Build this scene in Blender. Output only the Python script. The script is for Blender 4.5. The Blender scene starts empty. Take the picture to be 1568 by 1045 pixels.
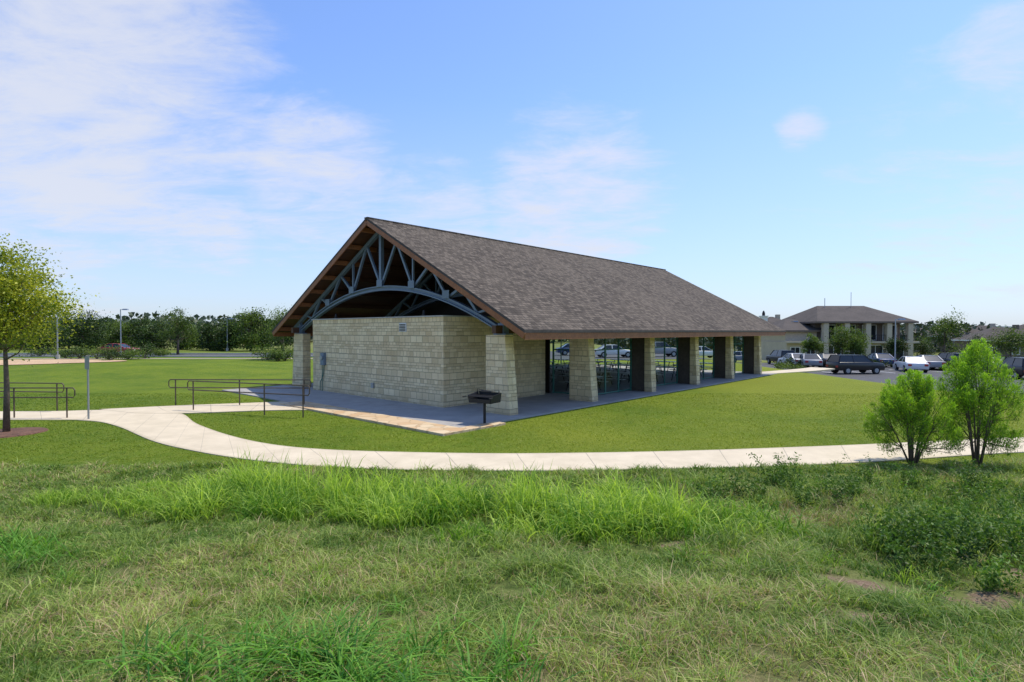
import bpy, math, random
import numpy as np
from mathutils import Vector, Matrix
rng=np.random.default_rng(7); random.seed(7)
S=bpy.context.scene
EYE=3.0; F=853.0
def g(px,py,z=0.0):
    "surveyed photo point -> metres on the plane z"
    d=F*(EYE-z)/(py-508.0); return ((px-784)*d/F, d)

# ------------------------------------------------------------ nodes
def nd(nt,t,ins=None,**props):
    n=nt.nodes.new(t)
    for k,v in props.items(): setattr(n,k,v)
    for k,v in (ins or {}).items():
        if isinstance(v,bpy.types.NodeSocket): nt.links.new(v,n.inputs[k])
        else: n.inputs[k].default_value=v
    return n
def mth(nt,op,a,b=None,c=None,clamp=False):
    ins={0:a}
    if b is not None: ins[1]=b
    if c is not None: ins[2]=c
    return nd(nt,'ShaderNodeMath',ins,operation=op,use_clamp=clamp).outputs[0]
def mix(nt,f,a,b,bt='MIX'):
    return nd(nt,'ShaderNodeMix',{0:f,6:a,7:b},data_type='RGBA',blend_type=bt).outputs[2]
def rmap(nt,v,a,b,c=0.0,d=1.0,smooth=False):
    return nd(nt,'ShaderNodeMapRange',{0:v,1:a,2:b,3:c,4:d},interpolation_type='SMOOTHSTEP' if smooth else 'LINEAR').outputs[0]
def noise(nt,vec,scale,detail=4,rough=.55,dist=0.0):
    return nd(nt,'ShaderNodeTexNoise',{'Vector':vec,'Scale':scale,'Detail':detail,'Roughness':rough,'Distortion':dist}).outputs[0]
def C(r,g_,b): return (r,g_,b,1.0)
def newmat(name):
    m=bpy.data.materials.new(name); m.use_nodes=True
    nt=m.node_tree; b=nt.nodes['Principled BSDF']; return m,nt,b
def bump(nt,b,h,strength,dist=.02):
    n=nd(nt,'ShaderNodeBump',{'Strength':strength,'Distance':dist,'Height':h}); nt.links.new(n.outputs[0],b.inputs['Normal'])
def smat(name,col,rough=.7,scale=8,var=.25,bmp=.2,metal=0.0,col2=None):
    m,nt,b=newmat(name)
    co=nd(nt,'ShaderNodeTexCoord').outputs['Object']
    n=noise(nt,co,scale,5,.6)
    n2=noise(nt,co,scale*.13,3,.5)
    a=tuple(c*(1-var) for c in col[:3])+(1,); c2=col2 or tuple(min(1,c*(1+var)) for c in col[:3])+(1,)
    f=mth(nt,'ADD',mth(nt,'MULTIPLY',n,.6),mth(nt,'MULTIPLY',n2,.4))
    f=rmap(nt,f,.35,.65)
    nt.links.new(mix(nt,f,a,c2),b.inputs['Base Color'])
    b.inputs['Roughness'].default_value=rough; b.inputs['Metallic'].default_value=metal
    if bmp: bump(nt,b,n,bmp)
    return m
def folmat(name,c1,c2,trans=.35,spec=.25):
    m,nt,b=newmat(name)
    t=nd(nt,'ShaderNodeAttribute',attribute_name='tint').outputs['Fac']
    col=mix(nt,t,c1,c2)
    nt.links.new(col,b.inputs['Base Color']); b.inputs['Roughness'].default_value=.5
    b.inputs['Specular IOR Level'].default_value=spec
    tr=nd(nt,'ShaderNodeBsdfTranslucent',{'Color':mix(nt,1.0,col,C(1.1,1.15,.6),'MULTIPLY')})
    mx=nd(nt,'ShaderNodeMixShader',{0:trans}); nt.links.new(b.outputs[0],mx.inputs[1]); nt.links.new(tr.outputs[0],mx.inputs[2])
    nt.links.new(mx.outputs[0],nt.nodes['Material Output'].inputs['Surface'])
    return m

# ------------------------------------------------------------ mesh tools
def link(o,parent=None):
    S.collection.objects.link(o)
    if parent: o.parent=parent
    return o
def empty(name,loc=(0,0,0),rot=0.0):
    e=bpy.data.objects.new(name,None); e.location=loc; e.rotation_euler=(0,0,rot); e.empty_display_size=.3
    return link(e)
def npmesh(name,V,faces,mat,tint=None,parent=None,smooth=False):
    me=bpy.data.meshes.new(name); V=np.asarray(V,dtype=np.float32)
    loops=np.concatenate([f.ravel() for f in faces]).astype(np.int32)
    sizes=np.concatenate([np.full(len(f),f.shape[1]) for f in faces]).astype(np.int32)
    starts=np.concatenate([[0],np.cumsum(sizes)[:-1]]).astype(np.int32)
    me.vertices.add(len(V)); me.vertices.foreach_set('co',V.ravel())
    me.loops.add(len(loops)); me.loops.foreach_set('vertex_index',loops)
    me.polygons.add(len(sizes)); me.polygons.foreach_set('loop_start',starts)
    if smooth: me.polygons.foreach_set('use_smooth',np.ones(len(sizes),dtype=bool))
    if tint is not None:
        a=me.attributes.new('tint','FLOAT','POINT'); a.data.foreach_set('value',np.asarray(tint,dtype=np.float32))
    me.update(calc_edges=True); me.materials.append(mat)
    return link(bpy.data.objects.new(name,me),parent)
class MB:
    def __init__(s): s.v=[];s.f=[];s.m=[];s.mats=[]
    def mi(s,mat):
        if mat not in s.mats: s.mats.append(mat)
        return s.mats.index(mat)
    def add(s,vs,fs,mat):
        o=len(s.v); s.v+= [tuple(v) for v in vs]; i=s.mi(mat)
        for f in fs: s.f.append([o+k for k in f]); s.m.append(i)
    def box(s,lo,hi,mat):
        (a,b,c),(d,e,f)=lo,hi
        s.hexa([(a,b,c),(d,b,c),(d,e,c),(a,e,c),(a,b,f),(d,b,f),(d,e,f),(a,e,f)],mat)
    def hexa(s,v,mat): s.add(v,[(0,3,2,1),(4,5,6,7),(0,1,5,4),(1,2,6,5),(2,3,7,6),(3,0,4,7)],mat)
    def beam(s,p,q,w,h,mat,up=(0,0,1)):
        p=Vector(p);q=Vector(q);d=(q-p).normalized();u=Vector(up)
        if abs(d.dot(u))>.98:u=Vector((1,0,0))
        a=d.cross(u).normalized()*w/2; b=a.cross(d).normalized()*h/2
        s.hexa([p-a-b,p+a-b,q+a-b,q-a-b,p-a+b,p+a+b,q+a+b,q-a+b],mat)
    def tube(s,pts,rad,mat,n=8):
        pts=[Vector(p) for p in pts]
        if not hasattr(rad,'__len__'): rad=[rad]*len(pts)
        vs=[];fs=[]
        ref=Vector((.31,.17,.93))
        for i,p in enumerate(pts):
            d=(pts[min(i+1,len(pts)-1)]-pts[max(i-1,0)]).normalized()
            a=d.cross(ref)
            if a.length<.2: a=d.cross(Vector((1,0,0)))
            a.normalize(); b=d.cross(a)
            for k in range(n):
                t=2*math.pi*k/n; vs.append(p+(a*math.cos(t)+b*math.sin(t))*rad[i])
        for i in range(len(pts)-1):
            for k in range(n):
                k2=(k+1)%n; fs.append((i*n+k,i*n+k2,(i+1)*n+k2,(i+1)*n+k))
        fs.append(tuple(range(n-1,-1,-1))); fs.append(tuple((len(pts)-1)*n+k for k in range(n)))
        s.add(vs,fs,mat)
    def build(s,name,parent=None,bevel=0,smooth=False):
        me=bpy.data.meshes.new(name); me.from_pydata(s.v,[],s.f)
        for m in s.mats: me.materials.append(m)
        for p,i in zip(me.polygons,s.m): p.material_index=i; p.use_smooth=smooth
        me.update(); o=link(bpy.data.objects.new(name,me),parent)
        if bevel:
            b=o.modifiers.new('bevel','BEVEL'); b.width=bevel; b.segments=2; b.limit_method='ANGLE'
        return o
def vn(x,y,scale,seed=0):
    r=np.random.default_rng(seed).random((256,256)); x=np.asarray(x)/scale+1000.3;y=np.asarray(y)/scale+1000.7
    i=np.floor(x).astype(int);j=np.floor(y).astype(int);fx=x-i;fy=y-j
    fx=fx*fx*(3-2*fx);fy=fy*fy*(3-2*fy)
    G=lambda a,b:r[a%256,b%256]
    return (G(i,j)*(1-fx)+G(i+1,j)*fx)*(1-fy)+(G(i,j+1)*(1-fx)+G(i+1,j+1)*fx)*fy
def sst(a,b,x):
    t=np.clip((np.asarray(x,dtype=float)-a)/(b-a),0,1); return t*t*(3-2*t)
def hgt(x,y):
    x=np.asarray(x,dtype=float);y=np.asarray(y,dtype=float)
    near=1.3*np.clip(1-y/9.6,0,1.4)**1.25
    nm=1-sst(8.5,11.5,y)
    z=near+nm*((vn(x,y,1.6,3)-.5)*.17+(vn(x,y,.45,4)-.5)*.07)
    z=z-.9*sst(21,27,x)*sst(18,38,y)
    z=z-1.6*sst(60,110,y)*sst(15,40,x)
    mound=.55*np.exp(-(((x+30)/9)**2+((y-44)/7)**2))
    return z+mound
def blades(name,P,h,w,lean,mat,tint,seg=2,droop=.25,parent=None,lang=None):
    n=len(P); ang=rng.random(n)*2*np.pi; la=rng.random(n)*2*np.pi if lang is None else lang
    side=np.stack([np.cos(ang),np.sin(ang),0*ang],1); ld=np.stack([np.cos(la),np.sin(la),0*la],1)
    vs=[]
    for k in range(seg+1):
        t=k/seg; c=P+ld*(lean*h*(.25*t+.75*t*t))[:,None]; c[:,2]+=h*(t-droop*t**3*np.minimum(lean*2,1.6))
        if k<seg:
            ww=(w*.5*(1-.55*t**2))[:,None]; vs+= [c-side*ww,c+side*ww]
        else: vs.append(c)
    K=2*seg+1; V=np.stack(vs,1).reshape(-1,3); o=(np.arange(n)*K)[:,None]
    fq=[o+np.array([2*k,2*k+1,2*k+3,2*k+2]) for k in range(seg-1)]
    ft=o+np.array([2*seg-2,2*seg-1,2*seg])
    T=np.repeat(tint,K)
    return npmesh(name,V,([np.concatenate(fq)] if fq else [])+[ft],mat,T,parent)
def leaves(name,Cn,size,mat,tint,aspect=.5,dirs=None,parent=None,jit=1.0):
    n=len(Cn); a=rng.normal(size=(n,3))
    if dirs is not None: a=a*jit*.35+dirs
    a/=np.linalg.norm(a,axis=1)[:,None]; b=np.cross(a,rng.normal(size=(n,3))); b/=np.linalg.norm(b,axis=1)[:,None]
    sz=(size*(.6+.8*rng.random(n)))[:,None]
    V=np.stack([Cn-a*sz*.5,Cn+b*sz*.5*aspect,Cn+a*sz*.5,Cn-b*sz*.5*aspect],1).reshape(-1,3)
    f=(np.arange(n)*4)[:,None]+np.arange(4)
    return npmesh(name,V,[f],mat,np.repeat(np.clip(tint,0,1),4),parent)
def inpoly(x,y,poly):
    r=np.zeros(len(x),dtype=bool); n=len(poly)
    for i in range(n):
        x1,y1=poly[i];x2,y2=poly[(i+1)%n]
        if y1==y2: continue
        c=((y1>y)!=(y2>y))&(x<(x2-x1)*(y-y1)/(y2-y1)+x1); r^=c
    return r

# ------------------------------------------------------------ materials
def stone_mat(name,base,dark):
    m,nt,b=newmat(name)
    co=nd(nt,'ShaderNodeTexCoord').outputs['Object']
    sp=nd(nt,'ShaderNodeSeparateXYZ',{0:co})
    nz=noise(nt,co,5,3)
    h=mth(nt,'ADD',sp.outputs[0],sp.outputs[1]); h=mth(nt,'ADD',h,mth(nt,'MULTIPLY',nz,.05))
    z=mth(nt,'ADD',sp.outputs[2],mth(nt,'MULTIPLY',mth(nt,'SINE',mth(nt,'MULTIPLY',sp.outputs[2],8.0)),.07))
    z=mth(nt,'ADD',z,mth(nt,'MULTIPLY',nz,.03))
    vec=nd(nt,'ShaderNodeCombineXYZ',{0:h,1:z}).outputs[0]
    br=nd(nt,'ShaderNodeTexBrick',{'Vector':vec,'Color1':C(0,0,0),'Color2':C(1,1,1),'Mortar':C(.5,.5,.5),'Scale':1.0,'Mortar Size':.009,'Mortar Smooth':.4,'Bias':0.0,'Brick Width':.38,'Row Height':.165},offset=.43,offset_frequency=2,squash=.58,squash_frequency=3)
    f=noise(nt,co,22,6,.65); f2=noise(nt,co,1.1,3)
    k=mth(nt,'ADD',mth(nt,'MULTIPLY',br.outputs[0],.75),mth(nt,'MULTIPLY',f,.8))
    col=mix(nt,rmap(nt,k,.25,1.2),dark,base)
    col=mix(nt,rmap(nt,f2,.42,.66,0,.25),col,C(.62,.40,.18))
    col=mix(nt,mth(nt,'MULTIPLY',br.outputs[1],.65),col,C(.36,.29,.19))
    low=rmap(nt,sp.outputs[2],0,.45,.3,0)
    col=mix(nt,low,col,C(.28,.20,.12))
    nt.links.new(col,b.inputs['Base Color']); b.inputs['Roughness'].default_value=.9
    hh=mth(nt,'SUBTRACT',mth(nt,'MULTIPLY',f,.6),br.outputs[1]); bump(nt,b,hh,1.0,.04)
    return m
STONE=stone_mat('limestone_ashlar',C(.93,.765,.475),C(.62,.475,.26))
def roof_mat():
    m,nt,b=newmat('asphalt_shingles')
    co=nd(nt,'ShaderNodeTexCoord').outputs['Object']
    br=nd(nt,'ShaderNodeTexBrick',{'Vector':co,'Color1':C(.055,.046,.037),'Color2':C(.19,.158,.125),'Mortar':C(.028,.024,.021),'Scale':1.0,'Mortar Size':.016,'Mortar Smooth':.3,'Bias':-.1,'Brick Width':.26,'Row Height':.16},offset=.37,offset_frequency=2,squash=.7,squash_frequency=3)
    n=noise(nt,co,60,4,.7); n2=noise(nt,co,.35,4)
    col=mix(nt,rmap(nt,n,.3,.7,0,.35),br.outputs[0],C(.125,.104,.082))
    col=mix(nt,rmap(nt,n2,.4,.62,0,.25),col,C(.16,.133,.103))
    nt.links.new(col,b.inputs['Base Color']); b.inputs['Roughness'].default_value=.95; b.inputs['Specular IOR Level'].default_value=.15
    bump(nt,b,mth(nt,'SUBTRACT',mth(nt,'MULTIPLY',n,.4),br.outputs[1]),.7,.025)
    return m
SHING=roof_mat()
def wood_mat(name,c1,c2):
    m,nt,b=newmat(name)
    co=nd(nt,'ShaderNodeTexCoord').outputs['Object']
    mp=nd(nt,'ShaderNodeMapping',{0:co,3:(.6,6,6)}).outputs[0]
    n=noise(nt,mp,3,6,.65,.5)
    w=nd(nt,'ShaderNodeTexWave',{'Vector':co,'Scale':3.3,'Distortion':.2},bands_direction='Y').outputs[1]
    col=mix(nt,rmap(nt,n,.3,.7),c1,c2); col=mix(nt,rmap(nt,w,.0,.12,.6,0),col,C(.015,.01,.006))
    nt.links.new(col,b.inputs['Base Color']); b.inputs['Roughness'].default_value=.6
    bump(nt,b,n,.2); return m
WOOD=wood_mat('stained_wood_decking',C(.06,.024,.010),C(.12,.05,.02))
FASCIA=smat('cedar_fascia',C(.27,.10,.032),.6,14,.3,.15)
PURL=smat('cedar_purlin_shaded',C(.08,.034,.014),.6,14,.3,.15)  # same cedar darkened, roof-interior shade put into the colour
DWOOD=smat('dark_brown_siding',C(.026,.018,.013),.7,9,.3,.15)
PIER=smat('brown_pier_inner',C(.085,.065,.05),.7,9,.3,.15)
STEEL=smat('blue_gray_steel',C(.15,.20,.255),.5,20,.15,.05,.2)
GREEN=smat('green_window_frame',C(.04,.15,.12),.4,20,.2,0)
def concrete(name,c1,c2,joint=0):
    m,nt,b=newmat(name)
    co=nd(nt,'ShaderNodeTexCoord').outputs['Object']
    n=noise(nt,co,1.3,6,.65); n2=noise(nt,co,45,3,.7)
    col=mix(nt,rmap(nt,n,.35,.68),c1,c2); col=mix(nt,rmap(nt,n2,.35,.7,0,.2),col,C(.25,.23,.2))
    if joint:
        uv=nd(nt,'ShaderNodeUVMap').outputs[0]; sp=nd(nt,'ShaderNodeSeparateXYZ',{0:uv})
        fr=mth(nt,'FRACT',mth(nt,'DIVIDE',sp.outputs[0],joint)); j=mth(nt,'LESS_THAN',fr,.014)
        col=mix(nt,mth(nt,'MULTIPLY',j,.5),col,C(.12,.11,.09))
        e=mth(nt,'ABSOLUTE',mth(nt,'SUBTRACT',sp.outputs[1],.5))
        col=mix(nt,mth(nt,'MULTIPLY',rmap(nt,mth(nt,'ADD',e,mth(nt,'MULTIPLY',n2,.06)),.46,.53),.5),col,C(.28,.25,.15))
    nt.links.new(col,b.inputs['Base Color']); b.inputs['Roughness'].default_value=.88
    bump(nt,b,n2,.15); return m
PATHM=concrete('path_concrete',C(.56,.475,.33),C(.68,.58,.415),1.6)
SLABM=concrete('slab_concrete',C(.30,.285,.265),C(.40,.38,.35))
def flag():
    m,nt,b=newmat('sandstone_flagging'); co=nd(nt,'ShaderNodeTexCoord').outputs['Object']
    nz=noise(nt,co,3,3); v=nd(nt,'ShaderNodeVectorMath',{0:co,1:nd(nt,'ShaderNodeCombineXYZ',{0:mth(nt,'MULTIPLY',nz,.2),1:mth(nt,'MULTIPLY',nz,-.2)}).outputs[0]},operation='ADD').outputs[0]
    vo=nd(nt,'ShaderNodeTexVoronoi',{'Vector':v,'Scale':1.9}); ve=nd(nt,'ShaderNodeTexVoronoi',{'Vector':v,'Scale':1.9},feature='DISTANCE_TO_EDGE')
    sc=nd(nt,'ShaderNodeSeparateColor',{0:vo.outputs['Color']}).outputs[0]
    col=mix(nt,sc,C(.50,.32,.16),C(.62,.49,.31)); col=mix(nt,rmap(nt,ve.outputs['Distance'],.02,.05,.6,0),col,C(.3,.22,.13))
    nt.links.new(col,b.inputs['Base Color']); b.inputs['Roughness'].default_value=.9; bump(nt,b,noise(nt,co,25,4),.3); return m
SANDM=flag()
ASPH=smat('asphalt',C(.07,.07,.072),.9,12,.25,.3)
CURB=smat('curb_concrete',C(.45,.43,.38),.9,10,.15,.2)
GALV=smat('galvanised_metal',C(.35,.37,.39),.45,30,.15,.05,.6)
RUST=smat('brown_painted_rail',C(.10,.075,.055),.55,30,.4,.1,.3)
BLACK=smat('black_grill_steel',C(.018,.018,.02),.6,30,.3,.2,.3)
BARK=smat('tree_bark',C(.13,.095,.07),.95,14,.45,.9)
MULCH=smat('mulch',C(.13,.065,.04),.95,25,.6,1.0)
TANM=smat('tan_planting_bed',C(.50,.34,.19),.95,6,.3,.6)
WHITE=smat('white_paint',C(.72,.71,.68),.6,10,.08,0)
STUC=smat('tan_stucco',C(.50,.42,.31),.9,6,.12,.2)
STUC2=smat('brown_stucco',C(.16,.12,.095),.9,6,.15,.2)
HROOF=smat('weathered_shingle',C(.072,.06,.052),.95,5,.3,.3)
WIN=smat('dark_window_pane',C(.02,.025,.03),.08,5,.2,0)
def glassmat():
    m,nt,b=newmat('window_glass')
    fr=nd(nt,'ShaderNodeFresnel',{'IOR':1.33}).outputs[0]
    tr=nd(nt,'ShaderNodeBsdfTransparent',{'Color':C(.88,.94,.91)}); gl=nd(nt,'ShaderNodeBsdfGlossy',{'Color':C(.9,.95,1),'Roughness':.02})
    mx=nd(nt,'ShaderNodeMixShader',{0:mth(nt,'MULTIPLY',fr,.5),1:tr.outputs[0],2:gl.outputs[0]})
    nt.links.new(mx.outputs[0],nt.nodes['Material Output'].inputs['Surface']); return m
GLASS=glassmat()
SOIL=((3.5,5.6,.5),(2.1,7.1,.25),(4.5,5.3,.42),(5.4,5.9,.3),(3.0,4.7,.22))
def ground_mat():
    m,nt,b=newmat('grass_ground')
    P=nd(nt,'ShaderNodeNewGeometry').outputs['Position']; sp=nd(nt,'ShaderNodeSeparateXYZ',{0:P}); X,Y=sp.outputs[0],sp.outputs[1]
    n1=noise(nt,P,.35,5,.6); n2=noise(nt,P,3.0,6,.7); n3=noise(nt,P,26,5,.75); n4=noise(nt,P,90,3,.7); n0=noise(nt,P,.09,3,.5)
    fine=mth(nt,'ADD',mth(nt,'MULTIPLY',n3,.5),mth(nt,'MULTIPLY',n4,.5))
    lawn=mix(nt,rmap(nt,n1,.36,.64),C(.085,.15,.012),C(.155,.215,.016))
    lawn=mix(nt,rmap(nt,n2,.42,.70,0,.6),lawn,C(.21,.235,.035))
    lawn=mix(nt,rmap(nt,mth(nt,'ADD',n0,mth(nt,'MULTIPLY',X,.010)),.45,.68,0,.6),lawn,C(.25,.265,.03))
    lawn=mix(nt,rmap(nt,fine,.56,.38,0,.6),lawn,C(.04,.075,.008))
    rough=mix(nt,rmap(nt,n2,.35,.6),C(.06,.10,.02),C(.16,.19,.055))
    rough=mix(nt,rmap(nt,n1,.50,.66,0,.6),rough,C(.28,.21,.115))
    rough=mix(nt,rmap(nt,n3,.5,.3,0,.6),rough,C(.05,.05,.02))
    for (cx,cy,r) in SOIL:
        dx=mth(nt,'SUBTRACT',X,cx); dy=mth(nt,'MULTIPLY',mth(nt,'SUBTRACT',Y,cy),1.7)
        r2=mth(nt,'SQRT',mth(nt,'ADD',mth(nt,'MULTIPLY',dx,dx),mth(nt,'MULTIPLY',dy,dy)))
        f=rmap(nt,mth(nt,'ADD',r2,mth(nt,'MULTIPLY',mth(nt,'SUBTRACT',n2,.5),1.8)),r,r*.4)
        rough=mix(nt,f,rough,mix(nt,rmap(nt,n3,.35,.65),C(.10,.065,.04),C(.34,.25,.17)))
    far=mix(nt,rmap(nt,n1,.4,.6),C(.13,.17,.04),C(.20,.19,.07))
    col=mix(nt,rmap(nt,mth(nt,'ADD',Y,mth(nt,'MULTIPLY',n2,1.0)),11.6,12.7),rough,lawn)
    col=mix(nt,rmap(nt,Y,70,110),col,far)
    nt.links.new(col,b.inputs['Base Color']); b.inputs['Roughness'].default_value=.95; b.inputs['Specular IOR Level'].default_value=.1
    bump(nt,b,fine,.8,.04); return m
GROUND=ground_mat()
G_FG=folmat('meadow_grass',C(.07,.16,.018),C(.50,.60,.15),.38)
G_TALL=folmat('tall_grass',C(.08,.22,.014),C(.54,.70,.11),.45)
G_DARK=folmat('broad_grass',C(.035,.15,.015),C(.24,.48,.06),.4)
G_LAWN=folmat('lawn_grass',C(.09,.17,.012),C(.31,.36,.035),.35)
STRAW=folmat('dry_straw',C(.28,.19,.095),C(.64,.50,.28),.25)
L_YEL=folmat('yellow_green_leaves',C(.08,.14,.012),C(.56,.56,.05),.42)
L_BRI=folmat('bright_green_leaves',C(.06,.16,.012),C(.44,.68,.05),.45)
L_OAK=folmat('oak_leaves',C(.012,.027,.006),C(.085,.14,.025),.2)
L_MID=folmat('tree_leaves',C(.03,.06,.012),C(.20,.28,.045),.3)
L_FAR=folmat('far_leaves',C(.028,.045,.028),C(.10,.13,.07),.1)
L_DRK=folmat('weed_leaves',C(.02,.06,.012),C(.16,.29,.04),.35)

# ------------------------------------------------------------ ground
def axis(*parts):
    return np.unique(np.round(np.concatenate(parts),4))
geo=120*1.25**np.arange(0,15)
xs=axis(np.arange(-15,15.01,.2),np.arange(-120,120.1,1.5),-geo,geo)
ys=axis(np.arange(-30,2,1.0),np.arange(2,13,.15),np.arange(13,120,1.0),geo)
XX,YY=np.meshgrid(xs,ys); ZZ=hgt(XX,YY)
V=np.stack([XX.ravel(),YY.ravel(),ZZ.ravel()],1); nx=len(xs); ny=len(ys)
i=(np.arange(ny-1)[:,None]*nx+np.arange(nx-1)).ravel()
npmesh('ground',V,[np.stack([i,i+1,i+nx+1,i+nx],1)],GROUND,smooth=True)

def strip(name,L,R,mat,z=.02,sub=6,skirt=.1):
    def dens(A):
        A=[Vector(a+(0,)) for a in A]; out=[]
        for k in range(len(A)-1):
            p0=A[max(k-1,0)];p1=A[k];p2=A[k+1];p3=A[min(k+2,len(A)-1)]
            for j in range(sub):
                t=j/sub; out.append(.5*((2*p1)+(p2-p0)*t+(2*p0-5*p1+4*p2-p3)*t*t+(3*p1-p0-3*p2+p3)*t**3))
        out.append(A[-1]); return out
    A=dens(L);B=dens(R); vs=[];fs=[]; s=0; ss=[]
    for k,(a,b) in enumerate(zip(A,B)):
        if k: s+=((a+b)/2-(A[k-1]+B[k-1])/2).length
        ss.append(s)
        for p in ((a.x,a.y,z-skirt),(a.x,a.y,z),(b.x,b.y,z),(b.x,b.y,z-skirt)): vs.append(p)
    for k in range(len(A)-1):
        for j in range(3): fs.append((k*4+j,k*4+j+1,k*4+5+j,k*4+4+j))
    me=bpy.data.meshes.new(name); me.from_pydata(vs,[],fs); u=me.uv_layers.new(name='UVMap')
    for lp in me.loops:
        k,j=divmod(lp.vertex_index,4); u.data[lp.index].uv=(ss[k],(0,0,1,1)[j])
    me.materials.append(mat); me.update(); link(bpy.data.objects.new(name,me))
    return [(p.x,p.y) for p in A]+[(p.x,p.y) for p in reversed(B)]
pairs=[((0,631),(0,644)),((140,629),(125,645)),((205,629),(175,653)),((272,633),(230,676)),((300,650),(285,690)),((350,668),(360,703)),((415,682),(450,713)),((500,690),(540,719)),((620,694),(650,722)),((760,696),(780,723)),((900,695),(920,722)),((1050,692),(1070,719)),((1200,687),(1215,715)),((1350,681),(1370,707)),((1568,671),(1600,693))]
Up=[g(*p[0]) for p in pairs]; Lo=[g(*p[1]) for p in pairs]
Up=[(-60,21.6),(-35,21.0)]+Up+[(20,16.4),(32,17.8)]; Lo=[(-60,19.4),(-33,18.9)]+Lo+[(21,14.6),(33,16.0)]
poly1=strip('concrete_path',Up,Lo,PATHM)
poly2=strip('concrete_path',[g(150,628),g(275,622),g(420,616.5),g(500,612)],[g(205,634),g(288,634),g(400,630),g(470,629)],PATHM,z=.026)

# ------------------------------------------------------------ building frame of reference
ORI=(-.068,19.5); ROT=math.atan2(.740,.672)
def W(u,v): return (ORI[0]+u*math.cos(ROT)-v*math.sin(ROT),ORI[1]+u*math.sin(ROT)+v*math.cos(ROT))
B=empty('picnic_pavilion',(ORI[0],ORI[1],0),ROT)
UE=-.55;UF=27.3;VE=-1.15;VR=8.05;VW=17.25;ZE=3.06;ZA=8.0
sl=(ZA-ZE)/(VR-VE)
zt=lambda v: ZE+(v-VE)*sl if v<=VR else ZE+(VW-v)*sl
b=MB()
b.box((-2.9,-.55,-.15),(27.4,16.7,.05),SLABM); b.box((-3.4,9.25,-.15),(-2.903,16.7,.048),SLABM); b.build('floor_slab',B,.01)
b=MB()
b.box((-3.95,-.62,-.12),(-2.905,9.2,.075),SANDM); b.box((-2.90,-1.0,-.12),(-1.3,-.555,.072),SANDM); b.box((-3.95,-1.0,-.12),(-2.905,-.625,.073),SANDM)
b.build('sandstone_paving',B,.015)
b=MB(); bd=MB()
for k in range(6):
    u=5.12*k
    for side in (0,1):
        f=(lambda v:v) if side==0 else (lambda v:16.1-v)
        dp=1.2 if k<2 else .42
        vo,vt,vi=f(0),f(.26 if k<2 else .12),f(dp)
        v=[(u,vo,.02),(u+.45,vo,.02),(u+.45,vi,.02),(u,vi,.02),(u,vt,2.88),(u+.45,vt,2.88),(u+.45,vi,2.88),(u,vi,2.88)]
        if side: v=[v[j] for j in (1,0,3,2,5,4,7,6)]
        b.hexa(v,STONE)
        if k>=2: a,c=sorted((f(.425),f(1.25))); bd.box((u+.06,a,.052),(u+.38,c,2.88),PIER)  # inner part of the later piers, a plain dark brown box
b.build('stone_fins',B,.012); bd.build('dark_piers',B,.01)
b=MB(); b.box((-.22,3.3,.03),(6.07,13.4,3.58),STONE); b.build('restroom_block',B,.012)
b=MB(); b.box((-.27,3.25,3.583),(6.1,13.45,3.63),CURB)
for v in (11.3,4.6):
    b.box((-.2,v-.07,3.635),(-.06,v+.07,3.68),BLACK); b.tube([(-.13,v,3.68),(-.13,v,3.86)],[.06,.045],BLACK,8)
b.build('wall_cap',B)
b=MB()
vv=5.85
b.box((-.25,vv-.24,2.98),(-.222,vv+.24,3.36),WHITE)
for k in range(5): b.box((-.275,vv-.2,3.02+.065*k),(-.252,vv+.2,3.05+.065*k),BLACK)
b.build('louvre_vent',B)
b=MB()
b.box((-.36,12.1,1.35),(-.222,12.42,1.95),STEEL); b.tube([(-.30,12.26,1.72),(-.42,12.26,1.72)],.11,GALV,12); b.tube([(-.29,12.36,1.35),(-.29,12.36,.06)],.022,GREEN,6)
b.tube([(-.27,12.2,1.35),(-.28,12.3,.8),(-.32,12.5,.5),(-.3,12.55,.1)],.02,GREEN,6)
b.box((-.29,7.95,.5),(-.222,8.15,.72),GALV)
b.build('electric_meter',B)
# roof
b=MB()
for (va,vb) in ((VE,VR),(VW,VR)):
    za,zb=zt(va),ZA; T=.10
    v=[(UE,va,za-T),(UF,va,za-T),(UF,vb,zb-T),(UE,vb,zb-T),(UE,va,za),(UF,va,za),(UF,vb,zb),(UE,vb,zb)]
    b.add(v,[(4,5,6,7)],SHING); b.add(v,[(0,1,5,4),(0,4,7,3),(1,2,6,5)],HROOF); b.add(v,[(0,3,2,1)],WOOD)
b.box((UE-.01,VR-.12,ZA-.05),(UF+.01,VR+.12,ZA+.015),SHING)
b.build('roof',B)
b=MB()
for va,sg in ((VE,1),(VW,-1)):
    b.box((UE+.06,min(va+.03*sg,va+.08*sg),ZE-.33),(UF-.06,max(va+.03*sg,va+.08*sg),ZE-.102),FASCIA)
for uu in (UE+.03,UF-.03):
    for va in (VE,VW):
        sg=1 if va==VE else -1
        b.beam((uu,va+.03*sg,zt(va)-.205),(uu,VR,ZA-.205),.05,.20,FASCIA)
b.build('fascia',B)
b=MB()
for va,sg in ((VE,1),(VW,-1)):
    for k in range(8):
        v=va+sg*(.55+k*1.17); z=zt(v)-.102-.11
        b.beam((UE+.06,v,z),(UE+1.6,v,z),.13,.20,FASCIA); b.beam((UE+1.6,v,z),(UF-.06,v,z),.128,.198,PURL)  # one purlin in two tones: lit rake end, inner run coloured as shaded
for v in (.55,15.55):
    b.box((UE+.3,v-.1,2.93),(UF-.3,v+.1,3.22),PURL)
b.build('purlins',B)
b=MB()
VC=8.05
arch=lambda v: 3.12+1.9*(1-((v-VC)/7.45)**2)
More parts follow.
